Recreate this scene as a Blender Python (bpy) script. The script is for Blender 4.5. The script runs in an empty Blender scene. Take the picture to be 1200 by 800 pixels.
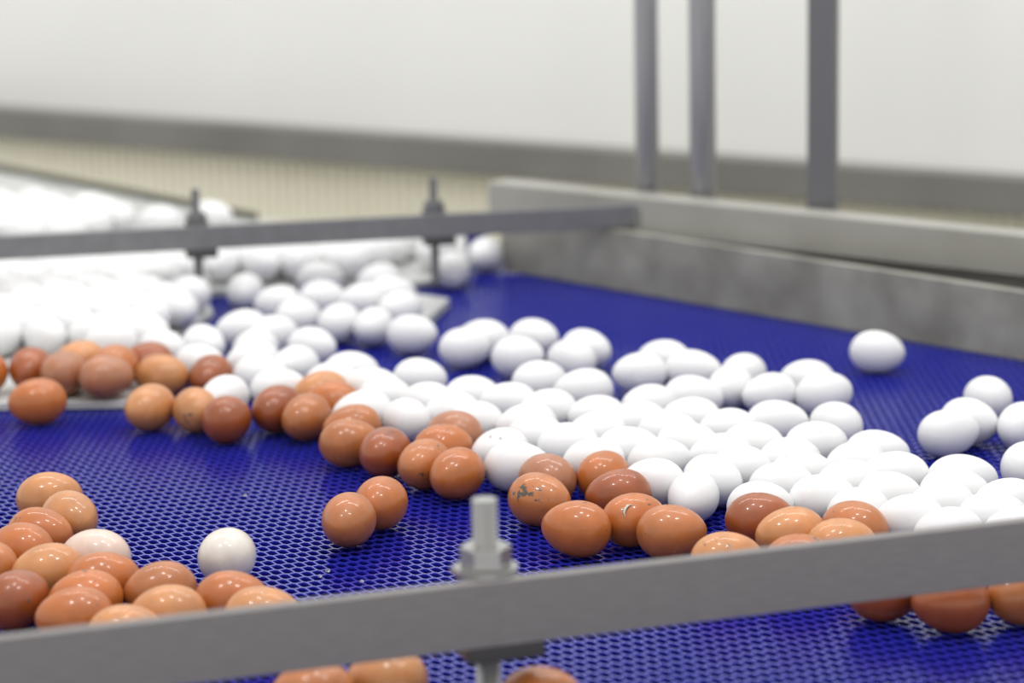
import bpy, bmesh, math, random
import numpy as np
from mathutils import Matrix, Vector
random.seed(7)
C = bpy.context.scene
COL = C.collection
# ------------------------------------------------------------ camera
F = 3100.0; PITCH = math.atan(660/F); ROLL = math.radians(1.2)
H = F/1466*(math.sin(PITCH)+251/F*math.cos(PITCH))
cam_d = bpy.data.cameras.new('camera'); cam = bpy.data.objects.new('camera', cam_d); COL.objects.link(cam)
cam_d.sensor_width = 36.0; cam_d.lens = F/1200*36.0
cam_d.clip_start = 0.02; cam_d.clip_end = 60
ROT = Matrix.Rotation(math.pi/2-PITCH, 4, 'X') @ Matrix.Rotation(-ROLL, 4, 'Z')
CAM = Vector((0, 0, H))
cam.matrix_world = Matrix.Translation(CAM) @ ROT
cam_d.dof.use_dof = True; cam_d.dof.focus_distance = F/1466*1.01; cam_d.dof.aperture_fstop = F/1200*36/24
C.camera = cam
# ------------------------------------------------------------ world, lights, exposure
w = bpy.data.worlds.new('world'); C.world = w; w.use_nodes = True
w.node_tree.nodes['Background'].inputs[0].default_value = (1.0, 0.985, 0.965, 1)
w.node_tree.nodes['Background'].inputs[1].default_value = 0.74
def lamp(name, loc, target, size, sy, power, col=(1, 1, 1)):
    l = bpy.data.lights.new(name, 'AREA'); l.shape = 'RECTANGLE'; l.size = size; l.size_y = sy; l.energy = power; l.color = col
    o = bpy.data.objects.new(name, l); COL.objects.link(o); o.location = loc
    o.rotation_euler = (Vector(target)-Vector(loc)).to_track_quat('-Z', 'Y').to_euler(); return o
lamp('ceiling_and_fill_lamp', (-0.75, 1.3, 2.3), (-0.4, 1.9, 0), 0.24, 0.10, 7)
lamp('ceiling_and_fill_lamp', (0.0, 1.9, 2.3), (0.0, 2.0, 0), 0.24, 0.10, 5.6)
lamp('ceiling_and_fill_lamp', (0.75, 1.5, 2.3), (0.4, 2.1, 0), 0.24, 0.10, 6.2)
lamp('ceiling_and_fill_lamp', (-0.9, 3.7, 2.6), (-0.9, 4.7, 0.3), 1.8, 0.2, 19)  # added fill, aimed at the back wall to brighten its left side
lamp('ceiling_and_fill_lamp', (0.9, 3.2, 2.6), (0.9, 4.3, 0.3), 1.8, 0.2, 16)  # second added fill, lifts the right side of the back wall
C.view_settings.view_transform = 'Standard'; C.view_settings.look = 'None'
C.view_settings.gamma = 1.0; C.view_settings.use_curve_mapping = False
C.view_settings.exposure = 0.42

# ------------------------------------------------------------ pixel -> world on a level plane, and back
R3 = ROT.to_3x3(); R3T = R3.transposed()
def at(px, py, z=0.0):
    d = R3 @ Vector(((px-600)/F, -(py-400)/F, -1.0))
    t = (z-H)/d.z
    return CAM + d*t
def pix(p):
    q = R3T @ (Vector(p)-CAM)
    return 600+F*q.x/-q.z, 400-F*q.y/-q.z

# ------------------------------------------------------------ materials
def mat(name, col, rough=0.5, metal=0.0, spec=0.5, coat=0.0):
    m = bpy.data.materials.new(name); m.use_nodes = True
    b = m.node_tree.nodes['Principled BSDF']
    b.inputs['Base Color'].default_value = (*col, 1); b.inputs['Roughness'].default_value = rough
    b.inputs['Metallic'].default_value = metal; b.inputs['Specular IOR Level'].default_value = spec
    b.inputs['Coat Weight'].default_value = coat; b.inputs['Coat Roughness'].default_value = 0.12
    return m
def noise_col(m, c0, c1, scale, lo=0.35, hi=0.65, detail=4, stretch=None, rough=None, bump=0):
    nt = m.node_tree; N = nt.nodes; L = nt.links; b = N['Principled BSDF']
    tc = N.new('ShaderNodeTexCoord'); mp = N.new('ShaderNodeMapping'); L.new(tc.outputs['Object'], mp.inputs[0])
    if stretch: mp.inputs['Scale'].default_value = stretch
    n = N.new('ShaderNodeTexNoise'); n.inputs['Scale'].default_value = scale; n.inputs['Detail'].default_value = detail
    L.new(mp.outputs[0], n.inputs['Vector'])
    r = N.new('ShaderNodeValToRGB'); r.color_ramp.elements[0].position = lo; r.color_ramp.elements[1].position = hi
    r.color_ramp.elements[0].color = (*c0, 1); r.color_ramp.elements[1].color = (*c1, 1)
    L.new(n.outputs['Fac'], r.inputs[0]); L.new(r.outputs[0], b.inputs['Base Color'])
    if rough:
        mr = N.new('ShaderNodeMapRange'); mr.inputs[3].default_value = rough[0]; mr.inputs[4].default_value = rough[1]
        L.new(n.outputs['Fac'], mr.inputs[0]); L.new(mr.outputs[0], b.inputs['Roughness'])
    if bump:
        bp = N.new('ShaderNodeBump'); bp.inputs['Strength'].default_value = bump; bp.inputs['Distance'].default_value = 0.001
        L.new(n.outputs['Fac'], bp.inputs['Height']); L.new(bp.outputs[0], b.inputs['Normal'])
    return m
M_steel = noise_col(mat('brushed_steel', (.2, .2, .21), .5, .1), (.205, .193, .190), (.235, .222, .218), 60, stretch=(1, 8, 8), rough=(.38, .5))
M_steel2 = noise_col(mat('grey_steel', (.2, .2, .21), .5, .1), (.150, .150, .158), (.175, .175, .185), 60)
M_rod2 = mat('dull_rod', (.16, .16, .165), .45, .3)
M_galv = noise_col(mat('galvanised_sheet', (.3, .3, .28), .5, .05), (.19, .185, .155), (.33, .325, .285), 16, .3, .7, 6, rough=(.35, .55))
M_beam = noise_col(mat('beam_steel', (.3, .3, .3), .5, .05), (.30, .295, .26), (.36, .355, .32), 8)
M_post = noise_col(mat('post_steel', (.2, .2, .2), .35, .5), (.25, .25, .265), (.31, .31, .325), 10, stretch=(20, 20, 1))
M_postd = mat('post_dark_steel', (.15, .15, .16), .45, .4)
M_thread = mat('threaded_steel', (.42, .42, .41), .3, .8)
M_dark = mat('dark_steel', (.07, .067, .065), .5, .4)
M_wall = noise_col(mat('wall_paint', (.8, .8, .76), .6), (.78, .785, .75), (.82, .825, .79), 1.5)
M_cream = noise_col(mat('cream_sheet', (.6, .6, .5), .6), (.86, .83, .67), (.92, .89, .74), 3)
M_band = noise_col(mat('grey_rail', (.2, .2, .18), .6), (.165, .162, .142), (.21, .205, .185), 4)
M_floor = noise_col(mat('floor_concrete', (.3, .3, .28), .7), (.22, .22, .2), (.32, .32, .3), 3)
M_plate = noise_col(mat('pale_plate', (.6, .6, .6), .4), (.40, .41, .40), (.52, .53, .52), 14)
M_net = mat('blue_netting', (.014, .021, .37), .16, 0, .5)
M_net.node_tree.nodes['Principled BSDF'].inputs['IOR'].default_value = 1.95
M_back = mat('navy_backing', (.004, .004, .10), .8, 0, .0)
M_olive = mat('olive_rim', (.10, .098, .07), .6)

def egg_material(name, rough, coat, mott, specks):
    m = bpy.data.materials.new(name); m.use_nodes = True
    nt = m.node_tree; N = nt.nodes; L = nt.links; b = N['Principled BSDF']
    oi = N.new('ShaderNodeObjectInfo'); tc = N.new('ShaderNodeTexCoord')
    add = N.new('ShaderNodeVectorMath'); add.operation = 'ADD'
    sc = N.new('ShaderNodeVectorMath'); sc.operation = 'SCALE'; sc.inputs[3].default_value = 10
    L.new(oi.outputs['Random'], sc.inputs[0]); L.new(tc.outputs['Object'], add.inputs[0]); L.new(sc.outputs[0], add.inputs[1])
    n = N.new('ShaderNodeTexNoise'); n.inputs['Scale'].default_value = 60; n.inputs['Detail'].default_value = 5; L.new(add.outputs[0], n.inputs['Vector'])
    mr = N.new('ShaderNodeMapRange'); mr.inputs[1].default_value = .3; mr.inputs[2].default_value = .7
    mr.inputs[3].default_value = 1-mott; mr.inputs[4].default_value = 1+mott; L.new(n.outputs['Fac'], mr.inputs[0])
    mul = N.new('ShaderNodeVectorMath'); mul.operation = 'SCALE'
    L.new(oi.outputs['Color'], mul.inputs[0]); L.new(mr.outputs[0], mul.inputs[3])
    n2 = N.new('ShaderNodeTexNoise'); n2.inputs['Scale'].default_value = 190; n2.inputs['Detail'].default_value = 2; L.new(add.outputs[0], n2.inputs['Vector'])
    n3 = N.new('ShaderNodeTexNoise'); n3.inputs['Scale'].default_value = 38; L.new(add.outputs[0], n3.inputs['Vector'])
    sm = N.new('ShaderNodeMath'); sm.operation = 'ADD'; L.new(n2.outputs['Fac'], sm.inputs[0]); L.new(n3.outputs['Fac'], sm.inputs[1])
    r = N.new('ShaderNodeMapRange'); r.inputs[1].default_value = specks; r.inputs[2].default_value = specks+.05; L.new(sm.outputs[0], r.inputs[0])
    mx = N.new('ShaderNodeMix'); mx.data_type = 'RGBA'; L.new(r.outputs[0], mx.inputs['Factor'])
    L.new(mul.outputs[0], mx.inputs['A']); mx.inputs['B'].default_value = (.07, .06, .045, 1)
    L.new(mx.outputs['Result'], b.inputs['Base Color'])
    b.inputs['Roughness'].default_value = rough; b.inputs['Coat Weight'].default_value = coat; b.inputs['Coat Roughness'].default_value = .08
    b.inputs['Subsurface Weight'].default_value = 0.0
    bp = N.new('ShaderNodeBump'); bp.inputs['Strength'].default_value = .25; bp.inputs['Distance'].default_value = .0008
    L.new(n.outputs['Fac'], bp.inputs['Height']); L.new(bp.outputs[0], b.inputs['Normal'])
    return m
M_brown = egg_material('brown_shell', .42, .45, .13, 1.30)
M_dirty = egg_material('stained_brown_shell', .40, .5, .16, 1.25)
M_white = egg_material('white_shell', .5, .12, .02, 1.42)
M_pale = egg_material('blotched_pale_shell', .35, .5, .12, 1.38)

# ------------------------------------------------------------ helpers
def link(name, me, m, parent=None):
    o = bpy.data.objects.new(name, me); COL.objects.link(o)
    if m and not me.materials: me.materials.append(m)
    if parent: o.parent = parent
    return o
def obj(name, bm, m, parent=None, smooth=False):
    bmesh.ops.recalc_face_normals(bm, faces=bm.faces)
    me = bpy.data.meshes.new(name); bm.to_mesh(me); bm.free()
    if smooth:
        for p in me.polygons: p.use_smooth = True
    return link(name, me, m, parent)
def empty(name, loc=(0, 0, 0), rz=0):
    o = bpy.data.objects.new(name, None); COL.objects.link(o); o.location = loc; o.rotation_euler = (0, 0, rz); o.empty_display_size = .02; return o
def tag(o, label=None, cat=None, group=None, kind=None):
    if label: o['label'] = label
    if cat: o['category'] = cat
    if group: o['group'] = group
    if kind: o['kind'] = kind
    return o
def box(bm, x0, x1, y0, y1, z0, z1, bev=0):
    v = [bm.verts.new((x, y, z)) for x in (x0, x1) for y in (y0, y1) for z in (z0, z1)]
    fs = [bm.faces.new([v[i] for i in f]) for f in ((0, 1, 3, 2), (4, 6, 7, 5), (0, 4, 5, 1), (2, 3, 7, 6), (0, 2, 6, 4), (1, 5, 7, 3))]
    if bev:
        es = set(e for f in fs for e in f.edges)
        bmesh.ops.bevel(bm, geom=list(es), offset=bev, segments=2, affect='EDGES', profile=.5)
def cyl(bm, x, y, z0, z1, r, n=20, bev=0, rot=0):
    g = bmesh.ops.create_cone(bm, cap_ends=True, segments=n, radius1=r, radius2=r, depth=z1-z0,
                              matrix=Matrix.Translation((x, y, (z0+z1)/2)) @ Matrix.Rotation(rot, 4, 'Z'))
    if bev:
        es = [e for e in set(e for v in g['verts'] for e in v.link_edges) if abs(e.verts[0].co.z-e.verts[1].co.z) < 1e-6]
        bmesh.ops.bevel(bm, geom=es, offset=bev, segments=2, affect='EDGES', profile=.5)
def prism(bm, pts, z0, z1, bev=0):
    a = [bm.verts.new((p[0], p[1], z0)) for p in pts]; b = [bm.verts.new((p[0], p[1], z1)) for p in pts]
    fs = [bm.faces.new(a[::-1]), bm.faces.new(b)]
    n = len(pts)
    for i in range(n): fs.append(bm.faces.new((a[i], a[(i+1) % n], b[(i+1) % n], b[i])))
    if bev: bmesh.ops.bevel(bm, geom=list(fs[1].edges), offset=bev, segments=2, affect='EDGES', profile=.5)
def ang(a, b): return math.atan2(b.y-a.y, b.x-a.x)

# ------------------------------------------------------------ room
WZ = 0.02
wa = at(0, 124, WZ); wb = at(1200, 205, WZ); wr = ang(wa, wb); wl = (wb-wa).length
wall = empty('wall_back', (wa.x, wa.y, 0), wr); tag(wall, kind='structure')
FL = -0.86
bm = bmesh.new(); box(bm, -2.5, wl+2.0, .02, .12, WZ-.02, 2.6); obj('wall_sheet', bm, M_wall, wall)
bm = bmesh.new()                                   # ribbed cream cladding below the rail
x = -2.5; prof = []
while x < wl+2.0:
    prof += [(x, .012), (x+.014, .012), (x+.017, .02), (x+.019, .02)]; x += .022
lo = [bm.verts.new((a, b, FL)) for a, b in prof]; hi = [bm.verts.new((a, b, WZ-.02)) for a, b in prof]
for i in range(len(prof)-1): bm.faces.new((lo[i], lo[i+1], hi[i+1], hi[i]))
obj('ribbed_cladding', bm, M_cream, wall)
bm = bmesh.new(); box(bm, -2.5, wl+2.0, -.03, .012, WZ-.058, WZ, .004)
band = obj('trim_1', bm, M_band); band.location = (wa.x, wa.y, 0); band.rotation_euler = (0, 0, wr); tag(band, kind='structure')
bm = bmesh.new(); box(bm, -3.5, 3.8, -.8, 4.2, FL-.05, FL); tag(obj('floor', bm, M_floor), kind='structure')

# ------------------------------------------------------------ belt
b0 = at(350, 781, .07); b1 = at(1149, 684, .07); BR = ang(b0, b1)
g0 = at(603, 320, 0); g1 = at(1200, 424, 0); GR = ang(g0, g1)
gd = (g1-g0).normalized(); gn = Vector((-gd.y, gd.x, 0))           # along the guard, away from the camera
belt = empty('conveyor_belt', (0, 1.0, 0))
tag(belt, 'wide deep blue plastic mesh conveyor belt carrying the loose eggs', 'conveyor belt')
def inside_view(x, y, m=70):
    px, py = pix((x, y, 0)); return -m < px < 1200+m and 225 < py < 800+m and not (px < 600 and py < 262+.19*max(0, px-295)*0) and not (px < 300 and py < 258+(px-295)*.19)
def netting():
    PX = .0089; PY = .0134; hh = .0009; A = .0013; SK = .0020
    ca, sa = math.cos(BR), math.sin(BR)
    V = []; Fc = []; nv = 0
    segs = []
    for j in range(-60, 260):
        off = (j % 2)*PX/2
        for i in range(-160, 200):
            u = i*PX+off; v = j*PY
            x = u*ca-v*sa; y = 1.0+u*sa+v*ca
            if not inside_view(x, y): continue
            if (Vector((x, y, 0))-g0).dot(gn) > .03: continue
            # strand of the row: low point at u, high points at u +- PX/2 ; strut from high point to the next row's low point
            segs.append((u-PX/2, v+A, u-SK, v-A, .0012)); segs.append((u-SK, v-A, u+PX/2, v+A, .0012))
            segs.append((u+PX/2, v+A, u+PX/2-SK, v+PY-A, .0008))
    S = np.array(segs); n = len(S); hw = S[:, 4:5]; S = S[:, :4]
    d = S[:, 2:]-S[:, :2]; ln = np.linalg.norm(d, axis=1, keepdims=True); d = d/ln; nn = np.stack([-d[:, 1], d[:, 0]], 1)
    V = np.zeros((n, 10, 3))
    for e, P in enumerate((S[:, :2]-d*.0004, S[:, 2:]+d*.0004)):
        for k, (o, z) in enumerate(((-1, -1.3), (-.84, -.05), (0, 0), (.84, -.05), (1, -1.3))):
            q = P+nn*hw*o
            V[:, e*5+k, 0] = q[:, 0]*ca-q[:, 1]*sa; V[:, e*5+k, 1] = q[:, 0]*sa+q[:, 1]*ca; V[:, e*5+k, 2] = hh*z
    base = (np.arange(n)*10)[:, None, None]
    Q = np.array([[k, k+1, k+6, k+5] for k in range(4)])[None]+base
    me = bpy.data.meshes.new('mesh_netting')
    me.vertices.add(n*10); me.vertices.foreach_set('co', V.reshape(-1))
    nf = n*4; me.loops.add(nf*4); me.loops.foreach_set('vertex_index', Q.reshape(-1).astype(np.int32))
    me.polygons.add(nf); me.polygons.foreach_set('loop_start', np.arange(nf, dtype=np.int32)*4)
    me.polygons.foreach_set('use_smooth', np.zeros(nf, dtype=bool))
    me.update(calc_edges=True); me.validate()
    print('netting faces', nf)
    return me
o = link('mesh_netting', netting(), M_net, belt); tag(o, kind='stuff')
# corners of the bed: near edge far outside the frame, far edge along the guard
q = [at(-330, 1150), at(1600, 1000), g1+gd*.7, g0-gd*.02, at(562, 262), at(295, 259), at(-330, 139)]
bm = bmesh.new(); prism(bm, [p-Vector((0, 1.0, 0)) for p in q], -.012, -.0035); obj('belt_backing', bm, M_back, belt)
bm = bmesh.new(); prism(bm, [p-Vector((0, 1.0, 0)) for p in q], -.11, -.0125); obj('bed', bm, M_dark, belt)

# ------------------------------------------------------------ infeed table on the left and its pointed end
PZ = .009
tab_px = [(-330, 478), (152, 469), (203, 394), (250, 364), (236, 340), (470, 332), (548, 323), (545, 263), (295, 258), (-330, 138)]
tab = [at(a, b, PZ) for a, b in tab_px]
bm = bmesh.new(); prism(bm, tab, .0012, PZ, .0015)
tag(obj('infeed_plate', bm, M_plate), 'pale flat infeed plate with a pointed tip under the far white eggs', 'plate')
ra = at(-330, 138, PZ); rb = at(295, 258, PZ); rr = ang(ra, rb)
bm = bmesh.new(); box(bm, 0, (rb-ra).length, .002, .012, 0, .021, .001)
o = obj('rim_strip', bm, M_olive); o.location = (ra.x, ra.y, -.002); o.rotation_euler = (0, 0, rr)
tag(o, 'dark olive rim along the back edge of the egg table, far left', 'rim')
dv = [at(a, b, .012) for a, b in ((527, 349), (503, 371), (476, 374), (452, 356), (470, 341))]
bm = bmesh.new(); prism(bm, dv, .0012, .012, .002)
tag(obj('guide_plate', bm, M_plate), 'small pale pointed guide plate below the right rod of the far bar', 'plate')

# ------------------------------------------------------------ right guard, beam, posts
frame = empty('conveyor_frame', (g0.x, g0.y, 0), GR)
tag(frame, 'grey galvanised side guard and beam bordering the blue belt on the right', 'machine frame')
GL = (g1-g0).length+.6
bm = bmesh.new(); box(bm, -.012, GL, 0, .003, .001, .074, .001); box(bm, -.012, GL, .0031, .013, .071, .074, .001)
obj('side_guard', bm, M_galv, frame)
BZ = .112
u0 = at(571, 213, BZ); u1 = at(1200, 276, BZ)
inv = frame.matrix_basis.inverted() if False else (Matrix.Rotation(-GR, 4, 'Z') @ Matrix.Translation((-g0.x, -g0.y, 0)))
l0 = inv @ u0; l1 = inv @ u1
print('beam local', l0, l1)
br = math.atan2(l1.y-l0.y, l1.x-l0.x)
bm = bmesh.new(); box(bm, 0, (l1-l0).length+.6, 0, .038, BZ-.046, BZ, .002)
o = obj('beam', bm, M_beam, frame); o.location = (l0.x, l0.y, 0); o.rotation_euler = (0, 0, br)
tb = math.tan(br); bm = bmesh.new()
prism(bm, [(-.012, .004), (GL, .004), (GL, l0.y+tb*(GL-l0.x)-.001+.03), (-.012, l0.y+tb*(-.012-l0.x)+.03)], -.09, -.004); obj('deck', bm, M_dark, frame)
bm = bmesh.new(); box(bm, .0, (l1-l0).length+.6, .024, .030, -.003, BZ-.0465, .001)
o = obj('web_plate', bm, M_beam, frame); o.location = (l0.x, l0.y, 0); o.rotation_euler = (0, 0, br)
def post(px, py, w, kind, label):
    p = inv @ at(px, py, BZ); p = Matrix.Rotation(-br, 4, 'Z') @ (p-Vector((l0.x, l0.y, 0)))
    q = Vector((p.x, .040+w*.62, 0)); q = Matrix.Rotation(br, 4, 'Z') @ q + Vector((l0.x, l0.y, 0)); q = inv.inverted() @ q
    t = empty('post', (q.x, q.y, FL), GR+br); tag(t, label, 'post', 'steel posts rising behind the beam')
    bm = bmesh.new()
    if kind == 'round': cyl(bm, 0, 0, .012, 1.95-FL*0+.4, w/2, 28); obj('tube', bm, M_post, t, True)
    else:
        t.rotation_euler = (0, 0, GR+br+math.radians(24)); w *= .80
        box(bm, -w/2, w/2, -w/2, w/2, .012, 2.35, .003); obj('square_tube', bm, M_postd, t)
    bm = bmesh.new(); box(bm, -w*.9, w*.9, -w*.6, w*.6, 0, .0115, .001); obj('foot_plate', bm, M_beam, t)
post(782, 216, .029, 'round', 'left one of the three grey steel posts, slim round tube')
post(846, 222, .032, 'round', 'middle one of the three grey steel posts, lighter round tube')
post(983, 235, .041, 'channel', 'right one of the three steel posts, widest and darkest, square section')

# ------------------------------------------------------------ cross bars with hanging rods
def threaded_rod(parent, x, y, z0, z1, r, pitch=.002):
    bm = bmesh.new(); n = 16; rings = []
    k = 0; z = z0
    while z <= z1:
        rr = r if k % 2 else r*.9
        rings.append([bm.verts.new((x+rr*math.cos(a*2*math.pi/n), y+rr*math.sin(a*2*math.pi/n), z)) for a in range(n)]); k += 1; z += pitch/2
    for a, b in zip(rings, rings[1:]):
        for i in range(n): bm.faces.new((a[i], a[(i+1) % n], b[(i+1) % n], b[i]))
    bm.faces.new(rings[0][::-1]); bm.faces.new(rings[-1])
    return obj('threaded_rod', bm, M_thread, parent)
def hanger(parent, x, T, r, up, down, nutw, dark):
    y = .012+nutw*.35
    bm = bmesh.new(); box(bm, x-nutw*.55, x+nutw*.55, .0095, y+nutw*.6, T-.004, T, .0008); obj('top_lug', bm, M_steel, parent)
    threaded_rod(parent, x, y, -down, T+up, r)
    bm = bmesh.new(); cyl(bm, x, y, T+.0005, T+.0035, nutw*.62, 24); obj('washer', bm, M_thread, parent)
    bm = bmesh.new(); cyl(bm, x, y, T+.0036, T+.0036+nutw*.42, nutw*.5, 6, .001, rot=.3); obj('nut', bm, M_thread, parent)
    bm = bmesh.new(); box(bm, x-nutw*.6, x+nutw*.95, 0, y+nutw*.4, -.010, -.0005, .001); obj('bracket', bm, M_dark, parent)
def crossbar(name, A, B, ex0, ex1, T, thick, label, rods, MB_=None, MR_=None):
    global M_thread, M_steel
    keep = (M_thread, M_steel); M_thread = MR_ or M_thread; M_steel = MB_ or M_steel
    rz = ang(A, B); L = (B-A).length
    t = empty(name, (A.x, A.y, A.z), rz); tag(t, label, 'metal bar')
    bm = bmesh.new(); box(bm, -ex0, L+ex1, 0, thick, 0, T, .001); obj('bar', bm, M_steel, t)
    for (px, py, r, up, down, nw, dk) in rods:
        p = at(px, py, A.z) - A; x = p.x*math.cos(rz)+p.y*math.sin(rz)
        hanger(t, x, T, r, up, down, nw, dk)
    M_thread, M_steel = keep
    return t
crossbar('crossbar', at(350, 787, .07), at(1149, 689, .07), .4, .5, .0435, .009,
         'large blurred grey metal bar crossing the whole foreground, with one upright bolt',
         [(578, 752, .0082, .048, .044, .033, 1)])
mA = at(0, 305, .075); mB = at(748, 266, .075)
mb = crossbar('crossbar', mA, mB, .4, .0, .0275, .009, 'long grey metal bar across the far belt, above the white eggs',
         [(233, 293, .0052, .042, .060, .024, 1), (513, 279, .0052, .042, .055, .024, 1)], M_steel2, M_rod2)
L = (mB-mA).length
bm = bmesh.new(); box(bm, L, L+.03, -.004, .022, -.002, .024, .002); tag(obj('end_bracket', bm, M_dark, mb), 'dark bracket fixing the bar to the beam')
bm = bmesh.new(); cyl(bm, L+.018, -.006, .008, .016, .006, 6); obj('bolt', bm, M_thread, mb)

# ------------------------------------------------------------ eggs
def egg_mesh(name, Lh, D, k, m):
    bm = bmesh.new(); bmesh.ops.create_uvsphere(bm, u_segments=36, v_segments=24, radius=1)
    for v in bm.verts:
        x, y, z = v.co
        f = 1-k*z
        v.co = (z*Lh/2, x*D/2*f, y*D/2*f)
    me = bpy.data.meshes.new(name); bm.to_mesh(me); bm.free()
    for p in me.polygons: p.use_smooth = True
    me.materials.append(m); return me
ME = {'b': [egg_mesh('egg', .0568, .0443, k, M_brown) for k in (.06, .10, .13)],
      'd': [egg_mesh('egg', .0568, .0443, k, M_dirty) for k in (.07, .11)],
      'w': [egg_mesh('egg', l, .0430, k, M_white) for l, k in ((.0575, .07), (.059, .11), (.056, .09))],
      'p': [egg_mesh('egg', .0565, .0443, .08, M_pale)]}
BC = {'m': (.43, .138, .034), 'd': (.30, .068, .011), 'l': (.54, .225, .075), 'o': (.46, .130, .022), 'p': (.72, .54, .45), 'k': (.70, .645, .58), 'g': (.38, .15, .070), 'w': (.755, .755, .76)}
# (px, py, direction in degrees on the belt: 0 = lying crosswise, 90 = pointing away; type; colour; label)
NEAR_L = 'in the brown cluster, lower left'
E = [
 (58,583,15,'b','l','tan brown egg at the back tip of the lower left brown cluster'),
 (80,609,-58,'d','l','tan egg with a dark smudge on top, just right in the lower left cluster'),
 (50,625,-22,'b','o','orange brown egg in the lower left cluster, front left of the smudged tan egg'),
 (25,646,-35,'b','o','shiny brown egg at the left edge, behind the darkest corner egg'),
 (112,653,-15,'p','p','pale pink blotched egg among the brown eggs at lower left'),
 (3,671,30,'b','m','brown egg cut by the left edge, touching the dark corner egg from behind'),
 (62,671,25,'b','l','light brown egg immediately left of the pale pink blotched egg'),
 (103,684,20,'b','o','long brown egg directly in front of the pale pink blotched egg'),
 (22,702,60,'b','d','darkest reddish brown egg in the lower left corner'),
 (116,707,15,'b','o','brown egg third in line in front of the pale pink egg'),
 (187,692,25,'b','m','brown egg on the right flank of the lower left cluster, nearest mesh'),
 (88,724,10,'b','o','large glossy brown egg half behind the near bar, lower left'),
 (197,721,10,'b','l','light glossy brown egg half behind the near bar, below the flank egg'),
 (272,703,8,'b','o','glossy brown egg right in front of the lone white egg'),
 (309,724,10,'b','l','light tan egg peeking over the near bar, rightmost of the left cluster'),
 (152,741,10,'b','l','light tan egg barely peeking over the near bar between two glossy ones'),
 (375,812,10,'b','m','brown egg below the near bar, bottom edge left of the tan one'),
 (445,800,-15,'b','l','tan egg below the near bar, left of the blurred bolt'),
 (634,821,10,'b','m','brown egg top at the bottom edge, just right of the blurred bolt'),
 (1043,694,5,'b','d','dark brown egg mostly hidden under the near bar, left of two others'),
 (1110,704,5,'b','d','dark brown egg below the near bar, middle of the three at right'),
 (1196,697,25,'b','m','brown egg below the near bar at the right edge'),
 (267,651,75,'k' and 'p','k','lone round white egg on bare mesh at lower left'),
 (408,610,80,'b','m','front brown egg of the isolated pair left of the bolt'),
 (443,591,75,'b','o','rear brown egg of the isolated pair left of the bolt'),
 (26,433,85,'b','d','dark brown blurred egg near the left edge above the pale strip'),
 (-6,437,70,'b','o','brown egg cut by the left edge above the pale strip'),
 (44,471,20,'b','o','single brown egg in front of the pale plate edge, far left'),
 (73,437,70,'b','g','dull brown blurred egg on the plate, second from the left dark one'),
 (96,430,30,'b','l','light tan blurred egg behind the dull brown one'),
 (124,441,20,'b','g','brown egg with bright glints at the end of the pale strip'),
 (148,428,60,'b','m','brown egg tucked behind the glinting one on the plate'),
 (170,432,10,'b','d','dark orange blurred egg behind the matt tan one'),
 (193,441,-20,'b','l','matt tan egg above the paired brown eggs at left'),
 (245,441,75,'b','d','dark brown blurred egg left of the small white one'),
 (175,478,60,'b','l','left egg of the touching tan pair on the blue mesh'),
 (213,474,-70,'b','l','right egg of the touching tan pair, matt and paler'),
 (262,466,60,'w','w','small white egg between the dark brown egg and the brown duo'),
 (274,490,70,'b','d','left egg of the dark brown duo in front of the white eggs'),
 (318,481,60,'b','d','right egg of the dark brown duo in front of the white eggs'),
 (368,487,60,'b','m','brown egg at the left of the mid cluster, upright oval look'),
 (395,466,30,'b','l','tan egg behind the mid brown cluster, touching white eggs'),
 (421,468,-15,'b','o','orange brown egg behind the white egg in the mid cluster'),
 (424,484,20,'w','w','white egg wedged among the brown eggs of the mid cluster'),
 (413,501,10,'b','m','brown egg mostly hidden behind the largest one of the mid cluster'),
 (410,519,15,'b','m','largest glossy brown egg at the front of the mid cluster'),
 (451,531,70,'d','d','dark brown egg with a dirty side, right of the largest mid one'),
 (499,545,60,'b','m','brown egg at left of the front trio above the bolt'),
 (507,527,30,'b','o','brown egg hidden at the back of the trio above the bolt'),
 (532,555,60,'b','o','round brown egg directly above the bolt'),
 (533,509,-40,'b','g','dull brown egg alone among white eggs above the bolt trio'),
 (656,545,-50,'b','g','dull brown egg behind the big white egg, upper of the central browns'),
 (708,557,60,'b','o','brown egg in front of a white one, above the three stacked browns'),
 (728,578,5,'b','d','stained brown egg at the back of the three stacked browns'),
 (740,610,25,'b','o','brown egg with a stuck feather, middle of the three stacked browns'),
 (786,623,-8,'b','m','long brown egg touching the near bar, centre right'),
 (679,619,-25,'b','o','big glossy speckled brown egg nearest the bolt on its right'),
 (633,586,-38,'d','m','brown egg with grey dirt smears, right of the bolt top'),
 (891,610,8,'b','d','dark glossy brown egg in front of a white one at right'),
 (852,657,10,'b','l','tan egg just peeking over the near bar, centre right'),
 (906,650,15,'b','o','brown egg over the bar, left of the tan and brown pair'),
 (938,643,15,'b','l','brown egg over the bar, second from the left at right'),
 (963,626,15,'b','l','speckled tan egg beside the rightmost brown one above the bar'),
 (1002,620,-45,'b','m','rightmost brown egg above the near bar, before the white drift'),
]
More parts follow.
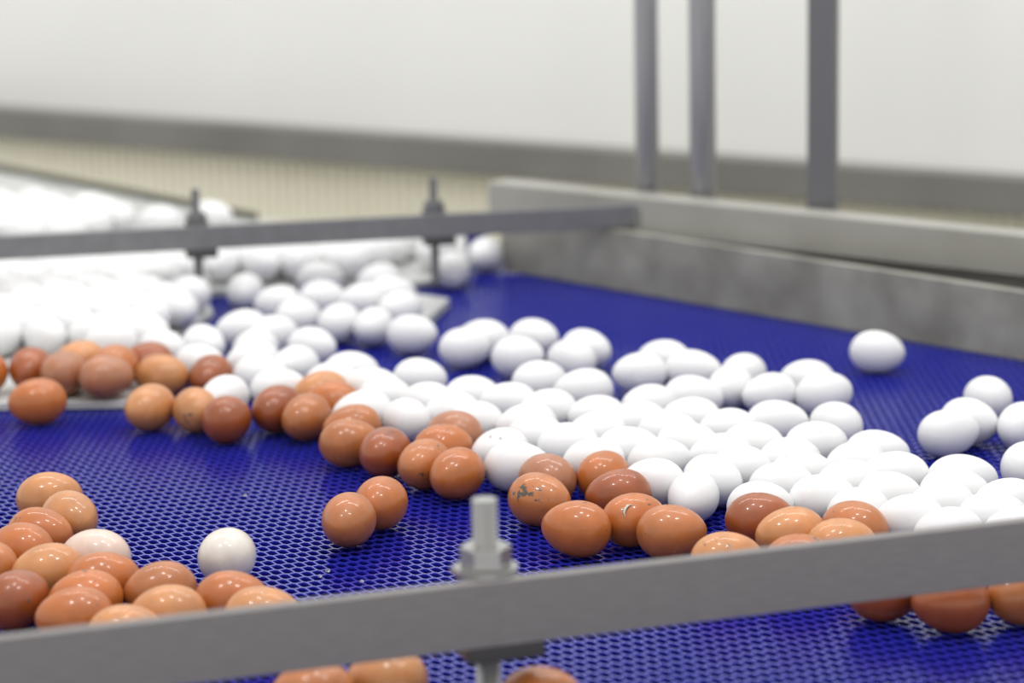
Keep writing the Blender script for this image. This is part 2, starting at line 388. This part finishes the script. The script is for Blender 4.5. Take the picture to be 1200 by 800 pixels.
W = [  # white eggs whose outline the photo shows
 (611,548,-8),(584,528,30),(705,536,20),(812,582,75),(770,565,-15),(838,560,-50),(778,540,15),(475,490,-60),
 (546,406,25),(571,397,-20),(607,418,20),(620,396,-30),(669,421,-50),(687,409,-30),(632,447,25),(683,458,5),(651,484,15),(705,491,10),(746,499,0),
 (751,437,8),(778,421,-15),(811,434,-12),(768,474,20),(808,467,-8),(804,492,-20),(872,437,50),(867,458,60),(899,460,30),(946,446,-10),(953,461,20),
 (915,496,5),(972,497,-55),(945,522,10),(1025,534,-10),(985,548,20),(1049,559,-15),(1112,563,-5),(1028,412,-8),(1157,465,-70),(1112,506,18),(1144,494,-35),(1196,499,60),(1203,545,70),
 (855,504,10),(885,526,-25),(812,526,-20),(870,545,-30),(780,509,0),(840,531,10),
 (895,592,-10),(917,567,10),(968,585,20),(1042,586,15),(1066,606,10),(1114,582,-10),(1103,598,0),(1173,591,0),(1163,607,0),(1113,622,5),(1005,566,10),(1185,622,0),(945,551,0),(1020,603,30),(925,540,20),
 (483,391,-10),(398,378,60),(437,382,70),(366,406,-30),(410,438,5),(437,456,-10),(492,443,-5),(548,469,20),(585,470,-5),(330,356,0),(375,327,10),(288,340,80),(350,372,40),(415,352,10),(458,345,20),(385,352,20),(468,362,40),
 (530,316,80),(568,298,70),(512,296,40),(283,386,20),(320,392,20),(300,410,60),(340,430,50),(300,438,10),(463,468,30),(500,468,-30),(530,488,10),(560,500,20),(600,500,15),(640,510,0),(665,520,20),(740,528,0),(690,510,0),(380,450,30),(340,455,10),(445,330,20)]
def kindof(t): return t
eggs = []
for (a, b, d, t, c, lab) in E:
    eggs.append(dict(px=a, py=b, yaw=d, t=t, c=c, lab=lab, fill=None))
for (a, b, d) in W:
    eggs.append(dict(px=a, py=b, yaw=d, t='w', c='w', lab=None, fill=None))
def inpoly(x, y, P):
    r = False; n = len(P)
    for i in range(n):
        x0, y0 = P[i]; x1, y1 = P[(i+1) % n]
        if (y0 > y) != (y1 > y) and x < (x1-x0)*(y-y0)/(y1-y0)+x0: r = not r
    return r
tab2 = [(p.x, p.y) for p in tab]
for e in eggs:
    p = at(e['px'], e['py'], .0225)
    if inpoly(p.x, p.y, tab2): p = at(e['px'], e['py'], .0225+PZ); e['base'] = PZ
    else: e['base'] = 0
    e['x'], e['y'] = p.x, p.y
# packed white areas (outlines in picture points), filled on a jittered hex grid
AREAS = [
 ([(225,400),(330,425),(400,440),(470,462),(560,485),(640,500),(720,505),(800,512),(890,540),(960,560),(1060,580),(1200,600),(1200,625),(1100,622),(1040,590),(960,580),(880,575),(780,545),(700,535),(600,520),(500,500),(440,470),(330,455),(280,450),(215,425)], .0505,
  'white egg pressed into the long white drift across the middle of the belt', 'white eggs packed in the central drift'),
 ([(-60,312),(215,312),(232,345),(190,392),(225,415),(140,412),(60,405),(-60,412)], .0500,
  'blurred white egg in the packed field below the far bar, left side', 'blurred white eggs packed below the far bar on the left'),
 ([(240,292),(500,286),(505,312),(250,322)], .0510,
  'blurred white egg in the row just beneath the far bar, centre', 'blurred white eggs in the row beneath the far bar'),
 ([(-60,235),(60,243),(165,258),(170,276),(60,280),(-60,280)], .0560,
  'blurred white egg in the heap behind the far bar, upper left', 'blurred white eggs heaped behind the far bar'),
]
RODS = [at(229, 293, .075), at(508, 279, .075)]
xs = [(187,259,0),(248,253,-15)]
for (a, b, d) in xs:
    p = at(a, b, .0225+PZ); eggs.append(dict(px=a, py=b, yaw=d, t='w', c='w', lab=None, fill=None, x=p.x, y=p.y, base=PZ))
for ai, (poly, s, lab, grp) in enumerate(AREAS):
    rnd = random.Random(ai+3)
    for j in range(-5, 90):
        for i in range(-60, 60):
            x = i*s+(j % 2)*s/2+rnd.uniform(-.003, .003); y = .9+j*s*.9+rnd.uniform(-.003, .003)
            px, py = pix((x, y, .0225))
            if not inpoly(px, py, poly): continue
            if any((x-a.x)**2+(y-a.y)**2 < .036**2 for a in RODS): continue
            if any((x-e['x'])**2+(y-e['y'])**2 < (.0435)**2 for e in eggs): continue
            base = PZ if inpoly(x, y, tab2) else 0
            eggs.append(dict(px=px, py=py, yaw=rnd.uniform(-80, 80), t='w', c='w', lab=lab, fill=grp, x=x, y=y, base=base))
n = len(eggs); print('eggs', n)
# let the eggs settle side by side: three discs along each egg, pushed apart where they meet
P = np.array([(e['x'], e['y']) for e in eggs]); P0 = P.copy()
rs = np.random.RandomState(5)
SC = np.array([1.0*(.98+.04*rs.rand()) for e in eggs])
YA = np.array([math.radians(e['yaw']) for e in eggs])
nE = len(E)+len(W); qq = P[:nE]; dm = np.linalg.norm(qq[:,None]-qq[None],axis=2)+np.eye(nE)
print('OVERLAP', F, H, np.maximum(0,.046-dm).sum(), (dm<.040).sum()/2, 'brown', (dm[:len(E),:len(E)]<.042).sum()/2)
HID = {(3,671),(103,684),(116,707),(96,430),(148,428),(170,432),(395,466),(421,468),(413,501),(507,527),(62,671),(656,545),(584,528),(705,536),(895,592),(728,578),(309,724),(152,741),(938,643),(906,650),(963,626),(213,474),(443,591),(368,487),(778,421),(1144,494)}
RD = np.array([.0443 if e['t'] != 'w' else .0430 for e in eggs])/.0445
FW = np.array([1.0 if e['fill'] or (e['px'], e['py']) in HID else .08 if e['lab'] else .35 for e in eggs])
KEEP = np.where(FW > .9, .02, np.where(FW < .2, .22, .06))[:, None]
for it in range(220):
    ax = np.stack([np.cos(YA), np.sin(YA)], 1)
    D3 = [P+ax*(o*.0072*SC)[:, None] for o in (-1, 0, 1)]
    push = np.zeros_like(P)
    for a in range(3):
        for b in range(3):
            ra_ = (.0213 if a != 1 else .0223)*SC*RD; rb_ = (.0213 if b != 1 else .0223)*SC*RD
            dd = D3[a][:, None]-D3[b][None]; dist = np.linalg.norm(dd, axis=2)+1e-9
            ov = (ra_[:, None]+rb_[None])-dist; np.fill_diagonal(ov, -1); ov[ov < 0] = 0
            push += ((dd/dist[..., None])*(ov*(FW[:, None]/(FW[:, None]+FW[None])))[..., None]).sum(1)
    push += (P0-P)*KEEP*(1.0 if it < 120 else .12)
    P += push*.3
print('max shift', np.abs(P-P0).max(), 'mean', np.abs(P-P0).mean())
objs = []
for i, e in enumerate(eggs):
    ml = ME[e['t']]; me = ml[i % len(ml)]
    o = bpy.data.objects.new('egg', me); COL.objects.link(o)
    s = SC[i]; D = .0443 if e['t'] != 'w' else .0430
    o.scale = (s, s, s); o.location = (P[i][0], P[i][1], e['base']+D/2*s+.0006)
    flip = math.pi if rs.rand() < .5 else 0
    if e['px'] in (786, 611, 1028, 679): flip = math.pi if e['px'] in (679,) else 0
    o.rotation_euler = (rs.uniform(0, 6.28), rs.uniform(-.08, .08), YA[i]+flip)
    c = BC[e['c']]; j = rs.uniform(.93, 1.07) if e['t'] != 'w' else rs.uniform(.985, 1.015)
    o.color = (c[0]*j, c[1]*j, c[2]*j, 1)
    tag(o, e['lab'], 'egg', e['fill']); e['o'] = o
    e['q'] = pix(o.location)
# labels of the single white eggs: nearest landmark egg plus direction and rank
LM = [('the dark brown egg near the left edge', 26, 433), ('the matt tan egg above the paired browns', 193, 441), ('the tip of the infeed plate', 250, 364), ('the upper end of the left rod', 226, 236), ('the right rod below the far bar', 510, 312), ('the left end of the far bar', 0, 290), ('the far bar midway between its two rods', 368, 285),
      ('the white egg tilted down right beside open blue', 972, 497), ('the dark brown egg with a dirty side', 451, 531), ('the brown egg tight above three stacked browns', 708, 557), ('the top of the near bar at far right', 1150, 635),
      ('the lone egg at the far guard', 1028, 412), ('the darkest egg of the right, half over a white one', 891, 610),
      ('the big white egg above the smeared brown egg', 611, 548), ('the round white egg above the long brown egg', 812, 582),
      ('the dull brown egg above the bolt', 533, 509), ('the white egg wedged among brown ones', 424, 484),
      ('the three white eggs left of centre top', 607, 418), ('the white trio in the open blue', 751, 437),
      ('the four white eggs in the open blue', 899, 460), ('the white trio at the right edge', 1112, 506),
      ('the tip of the small guide plate', 520, 352), ('the left rod of the far bar', 229, 320), ('the rightmost brown egg above the bar', 1002, 620),
      ('the small white egg by the dark brown duo', 262, 466), ('the dull brown egg behind the big white one', 656, 545)]
own = {(1028,412): 'lone white egg lying apart near the grey side guard', (611,548): 'big clean white egg above the dirt smeared brown egg',
       (812,582): 'round white egg at the front, just above the long brown egg', (1112,506): 'long white egg at the front of the trio near the right edge',
       (1157,465): 'round white egg at the back of the trio near the right edge', (1144,494): 'white egg half hidden in the middle of the trio near the right edge',
       (895,592): 'white egg half hidden behind the dark glossy brown egg at right', (483,391): 'white egg at the right front of the blurred group left of centre',
       (187,259): 'blurred white egg lying alone just left of the left rod, above the far bar', (248,253): 'blurred white egg just right of the left rod, above the far bar',
       (568,298): 'blurred white egg nearest the far end of the side guard', (530,316): 'blurred white egg just right of the right rod, below the far bar',
       (751,437): 'left egg of the white trio standing in open blue, centre', (811,434): 'right egg of the white trio standing in open blue, centre',
       (778,421): 'rear egg of the white trio standing in open blue, centre', (288,340): 'blurred round white egg just right of the infeed plate tip',
       (972,497): 'white egg tilted down to the right, bordering the open blue belt', (1196,499): 'white egg cut by the right edge, upper one',
       (1203,545): 'white egg cut by the right edge, lower one'}
ORD = ['nearest', 'second nearest', 'third nearest', 'fourth nearest', 'fifth nearest', 'sixth nearest', 'seventh nearest', 'eighth nearest', 'ninth nearest', 'tenth nearest', 'eleventh nearest', 'twelfth nearest', 'thirteenth nearest', 'fourteenth nearest', 'fifteenth nearest', 'sixteenth nearest']
buckets = {}
for e in eggs:
    if e['lab'] and not e['fill']: continue
    k = (e['px'], e['py'])
    if k in own: e['o']['label'] = own[k]; continue
    qx, qy = e['q']; name, lx, ly = min(LM, key=lambda l: (l[1]-qx)**2+(1.6*(l[2]-qy))**2)
    dx, dy = qx-lx, (qy-ly)*1.6
    s = 'right' if abs(dx) > abs(dy) and dx > 0 else 'left' if abs(dx) > abs(dy) else 'above' if dy < 0 else 'below'
    buckets.setdefault((name, s), []).append((math.hypot(dx, dy/1.6), e))
WORD = {'right': 'right of', 'left': 'left of', 'above': 'above', 'below': 'below'}
for (name, s), lst in buckets.items():
    lst.sort(key=lambda t: t[0])
    for k, (_, e) in enumerate(lst):
        e['o']['label'] = '%s white egg %s %s' % (ORD[min(k, 15)], WORD[s], name) if len(lst) > 1 else 'white egg %s %s' % (WORD[s], name)
print('largest bucket', max(len(v) for v in buckets.values()))
# feather stuck to the brown egg in the middle of the stacked three
fe = [e for e in eggs if (e['px'], e['py']) == (740, 610)][0]['o']
bpy.context.view_layer.update()
inv3 = fe.matrix_world.inverted()
def on_egg(px, py, lift):
    # point of the shell that shows at this offset from the egg's own centre
    right = R3 @ Vector((1, 0, 0)); up = R3 @ Vector((0, 1, 0)); tow = (CAM-fe.location).normalized()
    d = (right*px+up*py+tow*math.sqrt(max(.05, 1-px*px-py*py)))
    v = (inv3.to_3x3() @ d).normalized(); k = 1/math.sqrt((v.x/.02875)**2+(v.y/.02275)**2+(v.z/.02275)**2)
    return v*(k+lift)
bm = bmesh.new(); prev = None; pts = [(-.30, .10), (-.33, .22), (-.30, .36), (-.20, .48), (-.06, .54)]; wd = [.0003, .0011, .0014, .0010, .0002]
for (a, b), w_ in zip(pts, wd):
    c = on_egg(a, b, .0012); c2 = on_egg(a+w_/.024, b-w_/.05, .0006); c3 = on_egg(a-w_/.024, b+w_/.05, .0006)
    ring = [bm.verts.new(c), bm.verts.new(c2), bm.verts.new(c*.98), bm.verts.new(c3)]
    if prev:
        for i in range(4): bm.faces.new((prev[i], prev[(i+1) % 4], ring[(i+1) % 4], ring[i]))
    prev = ring
tag(obj('feather', bm, mat('down_feather', (.62, .58, .50), .6), fe, True), 'small pale curved feather')
# water drops on the mesh
M_drop = mat('water', (.9, .93, .95), .03); M_drop.node_tree.nodes['Principled BSDF'].inputs['Transmission Weight'].default_value = .9
for k, (a, b, rr, lab) in enumerate([(384, 670, .0022, 'water drop on the mesh below the front egg of the isolated pair'), (375, 676, .0017, 'smaller water drop left of the drop below the isolated pair'),
                      (424, 682, .0016, 'water drop on the mesh below right of the isolated pair'), (287, 581, .0018, 'tiny water drop on open mesh above the lone white egg')]):
    p = at(a, b, 0); bm = bmesh.new(); bmesh.ops.create_uvsphere(bm, u_segments=14, v_segments=8, radius=rr)
    for v in bm.verts: v.co.z *= .7
    o = obj('water_drop', bm, M_drop, None, True); o.location = (p.x, p.y, rr*.6); tag(o, lab, 'water drop', 'water drops on the mesh')
